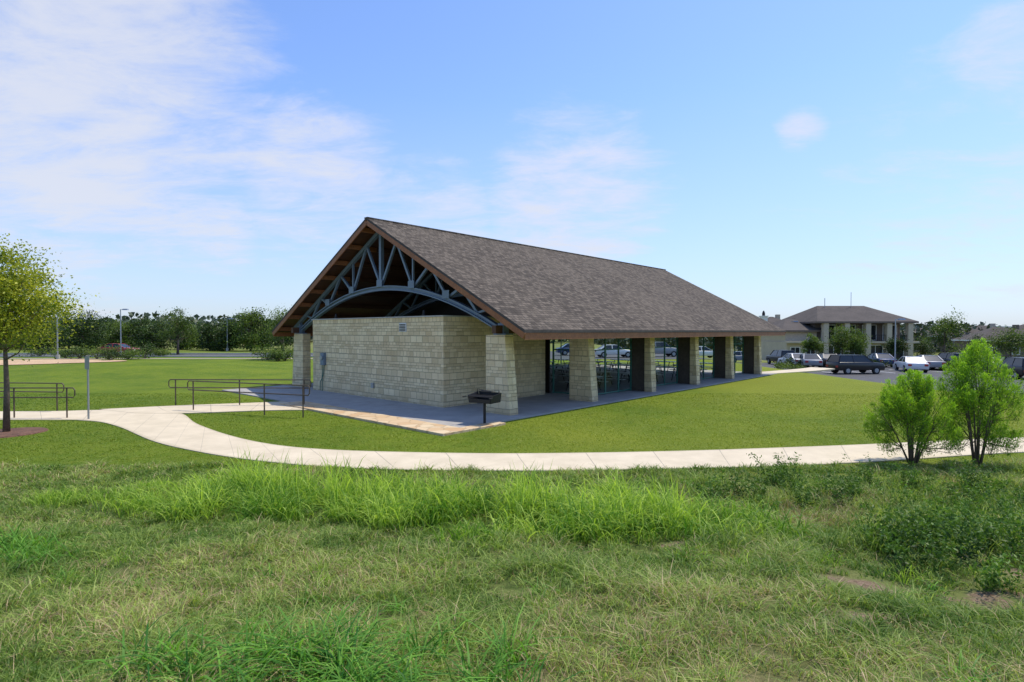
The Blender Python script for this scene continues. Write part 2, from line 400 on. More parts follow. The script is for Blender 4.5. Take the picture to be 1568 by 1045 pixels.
for k in range(6):
    u=.24+5.12*k
    N=26 if k==0 else 14; pts=[(u,VC-7.45+14.9*i/N,arch(VC-7.45+14.9*i/N)) for i in range(N+1)]
    for i in range(N): 
        b.beam(pts[i],pts[i+1],.20,.05,STEEL); 
        p=(pts[i][0],pts[i][1],pts[i][2]-.16);q=(pts[i+1][0],pts[i+1][1],pts[i+1][2]-.16)
        b.beam(p,q,.20,.05,STEEL)
        b.beam((u,pts[i][1],pts[i][2]-.08),(u,pts[i+1][1],pts[i+1][2]-.08),.03,.11,STEEL)
    for sg in (-1,1):
        b.beam((u,VC+sg*8.2,zt(VC+sg*8.2)-.44),(u,VC,ZA-.44),.16,.16,STEEL)
        nodesA=[0,2.3,4.5,6.2]; tops=[1.15,3.4,5.3]
        for a,t in zip(nodesA[:-1],tops):
            b.beam((u,VC+sg*a,arch(VC+sg*a)),(u,VC+sg*t,zt(VC+sg*t)-.44),.10,.10,STEEL)
        for a,t in zip(nodesA[1:],tops):
            b.beam((u,VC+sg*a,arch(VC+sg*a)),(u,VC+sg*t,zt(VC+sg*t)-.44),.10,.10,STEEL)
        b.beam((u,VC+sg*2.3,arch(VC+2.3)),(u,VC+sg*2.3,zt(VC+sg*2.3)-.44),.08,.08,STEEL)
        b.beam((u,VC+sg*6.2,arch(VC+6.2)),(u,VC+sg*6.9,zt(VC+sg*6.9)-.44),.08,.08,STEEL)
        if k==0:
            for a in (nodesA[:-1] if sg>0 else nodesA[1:-1]):
                b.box((u-.13,VC+sg*a-.2,arch(VC+a)-.02),(u-.105,VC+sg*a+.2,arch(VC+a)+.3),STEEL)
        vv=VC+sg*7.5; b.box((u-.2,vv-.3,2.885),(u+.2,vv+.3,2.93),STEEL); b.beam((u,vv-.25*sg,2.93),(u,vv+.1*sg,3.5),.14,.14,STEEL); b.box((u-.14,vv-.14,2.93),(u+.14,vv+.14,3.3),STEEL)
    b.beam((u,VC,arch(VC)),(u,VC,ZA-.4),.16,.16,STEEL)
b.build('arched_trusses',B)
b=MB()
for uu,v0,v1 in ((6.6,1.3,14.8),(25.9,1.3,14.8)):
    zb=2.85
    pts=[(v0,zb),(v1,zb),(v1,zt(v1)-.12),(VR,ZA-.12),(v0,zt(v0)-.12)]
    n=len(pts); v=[(uu,p[0],p[1]) for p in pts]+[(uu+.1,p[0],p[1]) for p in pts]
    b.add(v,[tuple(range(n-1,-1,-1)),tuple(range(n,2*n))]+[(i,(i+1)%n,n+(i+1)%n,n+i) for i in range(n)],DWOOD)
b.box((6.6,3.5,.05),(6.68,14.7,2.849),DWOOD)
for v in (1.15,14.85): b.box((6.6,v-.06,2.8),(25.9,v+.06,zt(v)-.12),DWOOD)
b.build('upper_walls',B)
b=MB(); gl=MB()
def glaze(p,q,n,z0=.06,z1=2.8):
    p=Vector(p);q=Vector(q)
    for i in range(n+1):
        c=p.lerp(q,i/n); b.beam((c.x,c.y,z0),(c.x,c.y,z1),.08,.06,GREEN,up=(0,1,0))
    for z in (z0+.06,2.15,z1-.04): b.beam((p.x,p.y,z),(q.x,q.y,z),.05,.06,GREEN)
    gl.add([(p.x,p.y,z0+.1),(q.x,q.y,z0+.1),(q.x,q.y,z1-.08),(p.x,p.y,z1-.08)],[(0,1,2,3)],GLASS)
for k in range(1,5):
    a=5.12*k+.5 if k>1 else 6.7
    for v in (1.15,14.85): glaze((a,v,0),(5.12*(k+1)-.04,v,0),3)
glaze((6.62,1.25,0),(6.62,3.25,0),2)
b.build('window_frames',B); gl.build('window_glass',B)
TABLE=smat('table_coating',C(.42,.44,.43),.4,20,.1,0)
def picnic_table(u,v,r=0):
    x,y=W(u,v); e=empty('picnic_table',(x,y,.05),ROT+r); m=MB()
    for j in range(5): m.box((-.95,-.36+.147*j,.72),(.95,-.36+.147*j+.135,.76),TABLE)
    for sg in (-1,1):
        for j in range(2): m.box((-.95,sg*.68-.13+.14*j,.43),(.95,sg*.68-.13+.14*j+.12,.465),TABLE)
        m.tube([(sg*.6,-.68,.42),(sg*.6,-.5,.40),(sg*.6,.5,.40),(sg*.6,.68,.42)],.025,BLACK,6)
        m.tube([(sg*.6,-.3,.71),(sg*.6,-.62,.0)],.028,BLACK,6); m.tube([(sg*.6,.3,.71),(sg*.6,.62,.0)],.028,BLACK,6)
    m.build('table_frame',e)
for k in range(6):
    for v in (2.9,6.2,9.6,12.8): picnic_table(8.6+3*k,v,math.pi/2)

# ------------------------------------------------------------ grill
gx,gy=g(742,652); G=empty('park_grill',(gx,gy,.0),ROT-math.pi/2+.15); m=MB()
m.tube([(0,0,0),(0,0,.74)],.045,BLACK,10); m.box((-.11,-.11,.0),(.11,.11,.05),BLACK)
w,d,t=.42,.27,.012
m.box((-w,-d,.74),(w,d,.755),BLACK)
for sx in (-1,1): m.hexa([(sx*w-t,-d,.756),(sx*w+t,-d,.756),(sx*w+t,d,.756),(sx*w-t,d,.756),(sx*(w+.04)-t,-d,.97),(sx*(w+.04)+t,-d,.97),(sx*(w+.04)+t,d,1.05),(sx*(w+.04)-t,d,1.05)],BLACK)
m.box((-w,d-.01,.757),(w,d+.01,1.05),BLACK); m.box((-w,-d-.01,.757),(w,-d+.01,.86),BLACK)
for k in range(17):
    x=-w+.02+k*(2*w-.04)/16; m.tube([(x,-d-.06,.95),(x,d-.03,.95)],.006,BLACK,5)
m.tube([(-w,-d-.06,.95),(w,-d-.06,.95)],.01,BLACK,6)
for k in range(9): m.tube([(-w*.5+k*.06,-.12,1.1),(-w*.5+k*.06,.24,1.1)],.006,BLACK,5)
m.box((-w*.55,-.13,1.095),(w*.75,-.11,1.105),BLACK)
m.tube([(w,.2,.8),(w,.2,1.12),(w*.6,.2,1.1)],.014,BLACK,6); m.tube([(-w-.02,.2,.9),(-w-.02,.2,1.13),(-w*.5,.2,1.1)],.014,BLACK,6)
for x in (-w-.1,w+.1): m.tube([(x,-d-.02,.93),(x,-d-.2,.93)],.018,BLACK,6); m.tube([(x*.9,-d,.93),(x,-d,.93)],.008,BLACK,5)
m.build('firebox',G)

# ------------------------------------------------------------ handrails
def handrail(pts,posts,h=.98,h2=.66):
    x0,y0=pts[0]; e=empty('handrail',(x0,y0,0)); m=MB(); L=[(p[0]-x0,p[1]-y0) for p in pts]
    top=[(p[0],p[1],h) for p in L]; mid=[(p[0],p[1],h2) for p in L]
    for arr in (top,mid): m.tube(arr,.021,RUST,8)
    for a,b_,c,_ in ((top[0],top[1],mid[0],0),(top[-1],top[-2],mid[-1],0)):
        d=(Vector(a)-Vector(b_)).normalized()*.28
        m.tube([a,tuple(Vector(a)+d*.8),tuple(Vector(a)+d+Vector((0,0,-.08))),tuple(Vector(c)+d+Vector((0,0,.08))),tuple(Vector(c)+d*.8),c],.021,RUST,8)
    for (px,py) in posts: m.tube([(px-x0,py-y0,0),(px-x0,py-y0,h+.0)],.024,RUST,8)
    m.build('rails',e)
A=g(295,629); Bp=g(404,636)
def lerp(a,b,t): return (a[0]+(b[0]-a[0])*t,a[1]+(b[1]-a[1])*t)
handrail([A,Bp,lerp(A,Bp,1.5)],[A,Bp,lerp(A,Bp,1.5)],1.12,.78)
A2=g(268,621); B2=g(465,622); handrail([A2,lerp(A2,B2,.5),B2],[A2,lerp(A2,B2,.5),B2],1.05,.72)
A3=g(-60,641); B3=g(101,641); handrail([(-26,A3[1]),A3,B3],[A3,B3,g(20,641)],1.05,.72)
A4=g(-60,628); B4=g(86,630); handrail([(-27,A4[1]),A4,B4],[A4,B4],1.05,.72)
x,y=g(134,643); e=empty('sign_post',(x,y,0)); m=MB(); m.tube([(0,0,0),(0,0,2.1)],.03,GALV,8); m.box((-.075,-.045,1.72),(.075,-.031,2.15),GALV); m.build('post_and_plate',e)

# ------------------------------------------------------------ trees
def tree(name,x,y,H,R,bottom,mat,nclump=40,nleaf=9000,leaf=.09,tr=.07,z=None,seed=1,lean=(0,0),gap=.33,full=False):
    r=np.random.default_rng(seed)
    z0=float(hgt(x,y)) if z is None else z
    e=empty(name,(x,y,z0)); m=MB()
    zc=(H+bottom)/2; rz=(H-bottom)/2
    u=r.normal(size=(nclump,3)); u/=np.linalg.norm(u,axis=1)[:,None]; rad=.35+.6*r.random(nclump)**.6
    wob=1+.28*np.sin(3*np.arctan2(u[:,1],u[:,0])+seed)+.15*r.normal(size=nclump)
    Cc=u*rad[:,None]*np.array([R,R,rz])*wob[:,None]*.88; Cc[:,2]+=zc; Cc[:,0]+=lean[0]; Cc[:,1]+=lean[1]
    k=np.clip((Cc[:,2]-bottom)/(H-bottom),0,1); s=1.12-.55*k; Cc[:,:2]*=s[:,None]
    Cc[:,2]=np.clip(Cc[:,2],bottom*.85,H-.04*H)
    top=H*.8
    P=[(0,0,-.05),(lean[0]*.15+.02*H*.3,0,H*.25),(lean[0]*.4-.01*H,.01*H,H*.5),(lean[0]*.8,0,top)]
    m.tube(P,[tr*1.25,tr*.9,tr*.6,tr*.15],BARK,9)
    for c in Cc[::max(1,nclump//22)]:
        zz=max(bottom*.75,min(c[2]*.72,top)); st=Vector((lean[0]*zz/H,0,zz)); mid=st.lerp(Vector(c),.5)+Vector((0,0,-.04*H))
        m.tube([st,mid,c],[tr*.38,tr*.22,tr*.06],BARK,5)
    m.build('trunk',e,smooth=True)
    idx=r.integers(0,nclump,nleaf); cr=(gap*R*(.5+.7*r.random(nclump)))
    off=r.normal(size=(nleaf,3))*.5; L=Cc[idx]+off*cr[idx][:,None]*np.array([1,1,.75])
    if full:
        q=r.random(nleaf)<.3; L[q,2]*=.35
    L[:,2]=np.maximum(L[:,2],.05)
    tint=.42+.22*r.normal(size=nclump)[idx]+.16*r.normal(size=nleaf)+.22*(off[:,2])  # clump undersides tinted darker, leaf shading put into the colour
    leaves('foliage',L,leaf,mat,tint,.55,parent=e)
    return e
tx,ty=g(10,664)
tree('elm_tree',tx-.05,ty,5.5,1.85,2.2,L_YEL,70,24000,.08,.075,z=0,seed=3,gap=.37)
m=MB(); m.tube([(tx,ty,-.02),(tx,ty,.025),(tx,ty,.05)],[.95,.9,.55],MULCH,28); m.build('mulch_ring')
def sapling(name,x,y,H,R,mat,npl=90,nl=26000,seed=1,bottom=.5,kmax=.45):
    """multi-stemmed young tree: feathery plumes filling an egg-shaped crown"""
    r=np.random.default_rng(seed); z0=float(hgt(x,y)); e=empty(name,(x,y,z0)); m=MB(); Ls=[];Ds=[];Ts=[]
    stems=[]
    for k in range(9):
        a=k*.7+r.random()*.5; s=.25+.5*r.random(); tip=Vector((math.cos(a)*R*s,math.sin(a)*R*s,H*(.95-.45*s)))
        b0=Vector((math.cos(a)*.05,math.sin(a)*.05,-.04)); mid=Vector((tip.x*.45,tip.y*.45,tip.z*.5))
        m.tube([b0,b0.lerp(mid,.5),mid,mid.lerp(tip,.5),tip],[.024,.019,.014,.009,.003],BARK,6); stems.append((b0,mid,tip))
    for k in range(npl):
        kk=.06+.94*r.random()**.85; zt_=bottom+(H-bottom)*kk
        prof=math.sin(math.pi*min(1,kk**.75*.93+.06))**.7; a=r.random()*6.283; rad=R*prof*(.35+.65*r.random()**.5)*(1+.15*math.sin(3*a+seed))
        tip=np.array([math.cos(a)*rad,math.sin(a)*rad,zt_]); ln=.35+.3*r.random()
        d=np.array([math.cos(a)*.55*rad/R,math.sin(a)*.55*rad/R,1.0])+r.normal(size=3)*.16; d/=np.linalg.norm(d); base=tip-d*ln
        base[2]=max(base[2],.3)
        bs_=Vector(base); st=min(stems,key=lambda s_:(s_[1].lerp(s_[2],.3)-bs_).length); m.tube([st[1].lerp(st[2],.15) if base[2]>st[1].z else st[0].lerp(st[1],.6),bs_,Vector(tip)],[.008,.006,.002],BARK,4)
        n=int(nl/npl*(.5+r.random())); t=r.random(n)**.85
        P=base+(tip-base)*t[:,None]*1.08+r.normal(size=(n,3))*(.018+.062*np.sin(np.clip(t*.9+.12,0,1)*math.pi))[:,None]
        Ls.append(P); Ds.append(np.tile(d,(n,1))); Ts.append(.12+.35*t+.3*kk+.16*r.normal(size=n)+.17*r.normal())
    m.build('stems',e,smooth=True)
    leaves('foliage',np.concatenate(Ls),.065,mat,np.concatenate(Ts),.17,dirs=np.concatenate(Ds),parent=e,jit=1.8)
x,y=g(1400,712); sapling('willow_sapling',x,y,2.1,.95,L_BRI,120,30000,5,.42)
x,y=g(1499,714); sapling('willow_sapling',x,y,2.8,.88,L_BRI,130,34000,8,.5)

def midtree(px,d,H,R,bot=.8,mat=L_OAK,seed=1,n=5000,leaf=.26,z=None,name='oak_tree',tr=.14,full=False):
    return tree(name,(px-784)*d/F,d,H,R,bot,mat,30,n,leaf,tr,z,seed,gap=.42,full=full)
sd=20
rr=np.random.default_rng(77)
for px,H,R in ((-70,6,4.5),(-30,5.6,4),(0,5.0,3.6),(28,4.6,3.4),(62,5.4,3.4),(98,6.4,4.0),(122,6.9,3.6),(152,6.3,3.8),(186,5.2,3.4),(212,5.9,3.6),(240,4.9,3.0),(292,4.4,2.8),(322,4.9,3.2),(352,5.0,3.0),(378,6.1,3.2),(402,7.0,3.0),(428,6.0,3.0)):
    sd+=1; d=86+16*rr.random()
    midtree(px+4*rr.normal(),d,H,R,.15,(L_OAK,L_OAK,L_MID)[sd%3],sd,5200,.27,full=True)
midtree(272,72,6.0,2.6,1.6,L_MID,41,5500,.17); midtree(433,60,6.1,2.3,1.2,L_MID,42,5000,.15)
for (px,d,H,R,bot,mt,s) in ((1246,66,3.6,1.3,1.3,L_MID,51),(1290,64,4.5,2.0,1.2,L_MID,52),(1312,62,4.0,1.5,1.0,L_MID,57),(1447,62,5.9,2.3,1.3,L_MID,53),(1372,68,3.4,1.4,.8,L_OAK,54),(1548,60,4.6,2.4,.6,L_MID,55),(1185,90,4.3,2.0,.8,L_MID,56),(1600,66,5.5,3,.8,L_MID,58),(1410,84,3.8,2,.6,L_OAK,59),(1500,88,4.2,2.4,.5,L_OAK,60)):
    midtree(px,d,H,R,bot,mt,s,4500,.16,tr=.08)
n=85000; a=rng.uniform(-1.15,1.35,n); dd=rng.uniform(140,290,n); X=a*dd; 
hh=3.0+4.6*vn(X,dd*.5,9,11)+2.4*vn(X,dd*.2,38,12)+1.2*vn(X,dd,3,13); hh*=np.where(a>0,.88,.82)
zz=rng.random(n)**.8*hh; base=hgt(X,dd)
Ct=np.stack([X,dd,base+zz+np.where(a>.3,.6,0)],1)
leaves('distant_treeline',Ct,1.25,L_FAR,.35+.4*(zz/hh-.5)+.25*(vn(X,dd,5,14)-.5)+.12*rng.normal(size=n),.8)
xs2=np.linspace(-2600,2600,240); top=24+16*vn(xs2,xs2*0,420,21)+7*vn(xs2,xs2*0,90,22)
top*=np.where(xs2>0,1.0,.65)
V=np.concatenate([np.stack([xs2,xs2*0+1500,xs2*0-6],1),np.stack([xs2,xs2*0+1700,top*.62],1),np.stack([xs2,xs2*0+2100,xs2*0-6],1)])
i=np.arange(239); npmesh('distant_hills',V,[np.stack([i,i+1,i+241,i+240],1),np.stack([i+240,i+241,i+481,i+480],1)],smat('hill_scrub',C(.09,.125,.125),.95,.02,.2,0),smooth=True)
def shrub(px,d,H,R,mat,seed,n=1200,leaf=.14,name='shrub'):
    r=np.random.default_rng(seed); xx=(px-784)*d/F; e=empty(name,(xx,d,float(hgt(xx,d)))); m=MB()
    for k in range(7):
        a=k*.9; m.tube([(0,0,-.05),(math.cos(a)*R*.3,math.sin(a)*R*.3,H*.4),(math.cos(a)*R*.6,math.sin(a)*R*.6,H*.7)],[.03,.02,.008],BARK,5)
    m.build('stems',e)
    K=14; c=r.normal(size=(K,3))*np.array([R*.45,R*.45,H*.2]); c[:,2]=np.abs(c[:,2])+H*.35
    i=r.integers(0,K,n); off=r.normal(size=(n,3))*.5; L=c[i]+off*np.array([R*.4,R*.4,H*.3]); L[:,2]=np.clip(L[:,2],.02,H*1.05)
    leaves('foliage',L,leaf,mat,.42+.2*r.normal(size=K)[i]+.15*r.normal(size=n)+.2*off[:,2],.6,parent=e)  # lower leaves of each clump darker, shading put into the tint
for k,(px,d) in enumerate(((100,64),(122,62),(148,61),(170,58),(196,60),(222,62),(245,66),(60,66),(410,58),(425,56),(436,57))):
    shrub(px,d,1.0+.3*(k%3),1.5,(L_MID,L_OAK)[k%2],100+k)
for k,px in enumerate((1222,1262,1300,1340,1376,1420,1462,1510,1545)):
    shrub(px,60+(k%3)*3,1.1,1.3,L_OAK,130+k)
for k,(px,d) in enumerate(((1195,52),(1212,50),(1226,52))): shrub(px,d,.9,.9,L_MID,150+k,700,.1)
def drape(name,x0,x1,y0,y1,mat,dz=.03,step=1.0):
    a=np.linspace(x0,x1,max(2,int((x1-x0)/step)+1)); c=np.linspace(y0,y1,max(2,int((y1-y0)/step)+1)); A_,C_=np.meshgrid(a,c)
    V=np.stack([A_.ravel(),C_.ravel(),(hgt(A_,C_)+dz).ravel()],1); i=(np.arange(len(c)-1)[:,None]*len(a)+np.arange(len(a)-1)).ravel()
    return npmesh(name,V,[np.stack([i,i+1,i+len(a)+1,i+len(a)],1)],mat,smooth=True)
m=MB(); P=[(math.cos(t)*9*(1+.12*math.sin(3*t)),math.sin(t)*5.5) for t in np.linspace(0,2*math.pi,40,endpoint=False)]
m.add([(-48+p[0],54+p[1],float(hgt(-48+p[0],54+p[1]))+.05) for p in P],[tuple(range(40))],TANM); m.build('planting_bed')
drape('street',-130,-8,66,74,ASPH,.03); drape('parking_lot',26,100,34,72,ASPH,.05); drape('parking_lot',-6,22,60,84,ASPH,.03)
for (x0,x1,y0,y1) in ((-130,-8,65.5,65.85),(-130,-8,74.15,74.5)):
    m=MB()
    for k in range(int((x1-x0)/4)): m.box((x0+4*k,y0,-.05),(x0+4*k+3.99,y1,.14),CURB)
    m.build('kerb')
m=MB()
for k in range(14):
    x0=27+2.8*k; z=float(hgt(x0,54)); m.box((x0,51.5,z+.02),(x0+.12,56.5,z+.058),WHITE)
m.build('parking_bay_lines')
drape('sidewalk',-60,-14,60.5,62.2,PATHM,.03)
x0,y0=W(27.0,-.3); x1,y1=W(26.9,1.2)
strip('concrete_path',[(x1,y1),(22.5,44.2),(25,46.5)],[(x0,y0),(23.5,42.6),(26,44.8)],PATHM,.03)

# ------------------------------------------------------------ buildings at right
def hip(m,x0,x1,y0,y1,z,h,ov,mat,fmat,r=None):
    x0-=ov;x1+=ov;y0-=ov;y1+=ov; r=r or (y1-y0)/2; ym=(y0+y1)/2; r=min(r,(x1-x0)*.45)
    v=[(x0,y0,z),(x1,y0,z),(x1,y1,z),(x0,y1,z),(x0+r,ym,z+h),(x1-r,ym,z+h)]
    m.add(v,[(0,1,5,4),(1,2,5),(2,3,4,5),(3,0,4),(3,2,1,0)],mat)
    m.box((x0,y0-.02,z-.25),(x1,y0+.1,z-.003),fmat); m.box((x0-.02,y0+.102,z-.25),(x0+.1,y1,z-.003),fmat)
def window(m,x,z,w,h,y,fr=WHITE):
    m.box((x-w/2-.1,y-.05,z-.1),(x+w/2+.1,y-.003,z),fr); m.box((x-w/2-.1,y-.05,z+h),(x+w/2+.1,y-.003,z+h+.1),fr)
    m.box((x-w/2-.1,y-.05,z+.001),(x-w/2,y-.003,z+h-.001),fr); m.box((x+w/2,y-.05,z+.001),(x+w/2+.1,y-.003,z+h-.001),fr)
    m.box((x-w/2,y-.02,z),(x+w/2,y-.004,z+h),WIN); m.box((x-.03,y-.045,z),(x+.03,y-.022,z+h),fr)
d=80; cx=(1303-784)*d/F; e=empty('clubhouse_building',(cx,d,-1.5),0); m=MB()
m.box((-9.2,0,0),(9.0,11,3.0),STUC); m.box((-4.4,1.4,3.0),(8.0,10.6,5.9),STUC2)
hip(m,-4.4,8.0,0.0,11.4,5.95,2.5,1.0,HROOF,STUC2,3.6)
hip(m,-9.2,-3.2,.8,10.0,4.7,1.7,.6,HROOF,STUC2,3.0); m.box((-9.0,.9,3.0),(-4.42,10,4.7),STUC)
m.box((-9.5,-.9,2.85),(9.3,-.003,3.12),STUC); 
for x in (-4.0,-1,2.0,5.0,8.0):
    m.box((x-.35,-.85,0),(x+.35,-.2,5.9),STUC)
    if x<7: m.beam((x+.35,-.5,4.0),(x+2.65,-.5,4.0),.06,.06,BLACK); [m.beam((x+.4+.28*j,-.5,3.12),(x+.4+.28*j,-.5,4.0),.03,.03,BLACK) for j in range(9)]
for x in (-2.5,.5,3.5,6.5): window(m,x,3.3,1.9,2.1,1.4); window(m,x,.3,2.0,2.2,0)
for x in (-8,-5.8): window(m,x,.6,1.2,1.6,0); 
m.tube([(-1.0,5,7.8),(-1.0,5,9.6)],.05,GALV,6); m.tube([(3,5,8),(3,5,10.5)],.04,GALV,6)
m.build('walls_and_roof',e)
def house(px,d,w,dp,h,rh,zb,wall,rot=0,name='house'):
    e=empty(name,((px-784)*d/F,d,zb),rot); m=MB(); m.box((-w/2,0,0),(w/2,dp,h),wall); hip(m,-w/2,w/2,0,dp,h,rh,.5,HROOF,WHITE)
    k=max(2,int(w/3.2))
    for i in range(k): window(m,-w/2+w*(i+.5)/k,1.0,1.2,1.3,0); 
    if h>4.5:
        for i in range(k): window(m,-w/2+w*(i+.5)/k,3.9,1.2,1.3,0)
    m.box((w*.2,dp*.5,h),(w*.2+.8,dp*.5+.8,h+rh+.5),wall); m.build('walls_and_roof',e)
house(1194,120,6,8,5.4,1.9,-1,STUC); house(1430,150,11,10,4.4,2.2,-2.6,STUC); house(1480,170,12,9,4.6,2.3,-2.6,STUC2,.2); house(1530,140,13,10,4.2,2.6,-2.2,STUC); house(1556,110,12,9,3.8,2.6,-2.5,STUC2,-.2); house(1625,130,14,9,5,2.6,-2.2,STUC)
e=empty('chimney_tower',((1169-784)*120/F,120,-1)); m=MB(); m.box((-.6,-.6,0),(.6,.6,7.2),WHITE); m.box((-.75,-.75,7.2),(.75,.75,7.4),WHITE); m.tube([(0,0,7.4),(0,0,8.0),(0,0,8.5)],[.3,.3,.1],BLACK,8); m.build('shaft',e)

def lamp(px,d,H,name='street_lamp'):
    x=(px-784)*d/F; e=empty(name,(x,d,float(hgt(x,d)))); m=MB()
    m.tube([(0,0,-.1),(0,0,.5)],.2,CURB,10); m.tube([(0,0,.5),(0,0,H)],[.075,.05],GALV,8); m.beam((0,0,H-.05),(.5,0,H-.02),.06,.06,GALV)
    m.hexa([(.3,-.18,H-.1),(.95,-.18,H-.1),(.95,.18,H-.1),(.3,.18,H-.1),(.36,-.14,H+.06),(.9,-.14,H+.06),(.9,.14,H+.06),(.36,.14,H+.06)],GALV); m.build('pole_and_head',e)
lamp(185,70,5.8); lamp(348,85,5.0); lamp(88,60,7.0); lamp(1371,58,5.2); lamp(1212,84,6.2)
def carpaint(name,col):
    m=smat(name,col,.35,3,.03,0); b_=m.node_tree.nodes['Principled BSDF']; b_.inputs['Coat Weight'].default_value=.3; return m
PAINT={'black':carpaint('black_paint',C(.006,.006,.008)),'white':carpaint('white_car_paint',C(.65,.65,.65)),'silver':carpaint('silver_paint',C(.25,.26,.28)),'red':carpaint('red_paint',C(.35,.02,.02)),'blue':carpaint('blue_paint',C(.02,.05,.15))}
RUB=smat('tyre_rubber',C(.015,.015,.015),.8,20,.2,0)
TAIL=smat('tail_light_red',C(.4,.02,.02),.3,5,.1,0)
def car(name,x,y,rot,col,suv=False):
    z=float(hgt(x,y))+.05; e=empty(name,(x,y,z),rot); pm=PAINT[col]; L=2.3; m=MB()
    if suv: low=[(-L,.35),(L-.05,.35),(L,.7),(L-.15,.98),(1.15,1.08),(-L+.05,1.1),(-L,.8)]; roof=[(1.12,1.08),(.45,1.68),(-1.95,1.72),(-L+.08,1.1)]
    else: low=[(-L,.32),(L-.05,.32),(L,.6),(L-.2,.78),(1.0,.92),(-1.6,.95),(-L+.05,.9),(-L,.7)]; roof=[(1.0,.92),(.2,1.40),(-1.0,1.42),(-1.75,.95)]
    n=len(low); v=[(p[0],-.88,p[1]) for p in low]+[(p[0],.88,p[1]) for p in low]
    m.add(v,[tuple(range(n)),tuple(range(2*n-1,n-1,-1))]+[((i+1)%n,i,n+i,n+(i+1)%n) for i in range(n)],pm); m.build('body',e,.07,True)
    m=MB(); w0,w1=.82,.62; v=[]
    for s in (-1,1):
        for k,p in enumerate(roof): v.append((p[0],s*(w0 if k in (0,3) else w1),p[1]))
    m.add(v,[(0,1,2,3),(7,6,5,4),(1,0,4,5),(3,2,6,7)],WIN)
    m.box((roof[2][0]-.03,-w1-.02,roof[2][1]-.03),(roof[1][0]+.03,w1+.02,roof[1][1]+.04),pm)
    for s in (-1,1):
        xx=(roof[1][0]+roof[2][0])/2
        m.beam((xx,s*(w0+.01),roof[0][1]),(xx,s*(w1+.02),roof[1][1]),.09,.03,pm)
        m.beam((roof[0][0],s*(w0),roof[0][1]),(roof[1][0],s*(w1+.01),roof[1][1]),.07,.05,pm); m.beam((roof[3][0],s*(w0),roof[3][1]),(roof[2][0],s*(w1+.01),roof[2][1]),.12,.06,pm)
    m.build('cabin',e)
    m=MB()
    for xx in (-1.4,1.4):
        for s in (-1,1):
            m.tube([(xx,s*.70,.33),(xx,s*.91,.33)],.34,RUB,18); m.tube([(xx,s*.905,.33),(xx,s*.925,.33)],.2,GALV,12)
    m.box((-L-.02,-.8,.62),(-L+.03,-.5,.8),TAIL); m.box((-L-.02,.5,.62),(-L+.03,.8,.8),TAIL); m.box((L-.12,-.8,.58),(L+.0,-.5,.72),WHITE); m.box((L-.12,.5,.58),(L+.0,.8,.72),WHITE); m.box((L-.08,-.45,.42),(L+.01,.45,.66),BLACK)
    m.build('wheels_and_lights',e)
P=lambda px,d:((px-784)*d/F,d)
for nm,px,d,r,c,s in (('parked_suv',1310,51,.12,'black',1),('parked_car',1395,54,1.2,'white',0),('parked_car',1418,57,1.3,'silver',0),('parked_car',1265,62,1.4,'black',0),('parked_car',1238,60,1.3,'silver',0),('parked_car',1216,62,1.5,'white',0),('parked_suv',1196,66,1.5,'black',1),('parked_car',1345,62,1.4,'blue',0),('parked_suv',1455,56,1.4,'black',1),('parked_suv',1560,46,1.3,'black',1),('parked_car',1526,52,1.2,'blue',0),('parked_car',1490,58,1.3,'white',0),
    ('parked_car',940,64,.1,'white',0),('parked_suv',1010,66,.1,'silver',1),('parked_car',1075,68,.1,'white',0),('parked_car',880,70,.1,'blue',0),('parked_car',183,71,.05,'red',0),('parked_car',1135,72,.1,'silver',0)):
    x,y=P(px,d); car(nm,x,y,r,c,bool(s))

# ------------------------------------------------------------ grass
def samp(n,d0,d1,p,wid=1.0,m_=2.5):
    t=rng.random(n); q=1+p; d=(d0**q+t*(d1**q-d0**q))**(1/q); x=(rng.random(n)*2-1)*(wid*d+m_); return x,d
def soilf(x,y):
    s=np.zeros(len(x))
    for (cx,cy,r) in SOIL: s=np.maximum(s,np.exp(-(((x-cx)/r)**2+((y-cy)*1.7/r)**2)))
    return s*(.35+1.3*vn(x,y,.22,35))
n=340000; x,y=samp(n,2.3,12.4,.1)
soil=soilf(x,y)
cl=vn(x,y,.35,31); c2=vn(x,y,1.4,32); c3=vn(x,y,.12,33); c4=vn(x,y,.7,34)
keep=(soil<.14+.5*rng.random(n))&(cl*.5+c3*.5>.22+.16*rng.random(n))&~inpoly(x,y,poly1); 
dry=np.clip((c2*.6+c4*.4-.42)*2.6,0,1)
k2=keep&(rng.random(n)>.06+.40*dry)
def put(mask): return np.stack([x[mask],y[mask],hgt(x[mask],y[mask])-.005],1)
hh=(.03+.06*cl+.14*c4*c3+.09*sst(.62,.95,cl))*(.5+1.0*rng.random(n))
tin=.05+.4*c2+.45*(c4-.3)+.3*(c3-.5)+.2*rng.normal(size=n)
blades('meadow_grass',put(k2),hh[k2],.0035+.0010*y[k2],.4+1.1*rng.random(k2.sum()),G_FG,np.clip(tin[k2],0,1))
k3=keep&~k2&(rng.random(n)<.75)
blades('dry_grass',put(k3),hh[k3]*1.1,.003+.0006*y[k3],.4+1.3*rng.random(k3.sum()),STRAW,rng.random(k3.sum()))
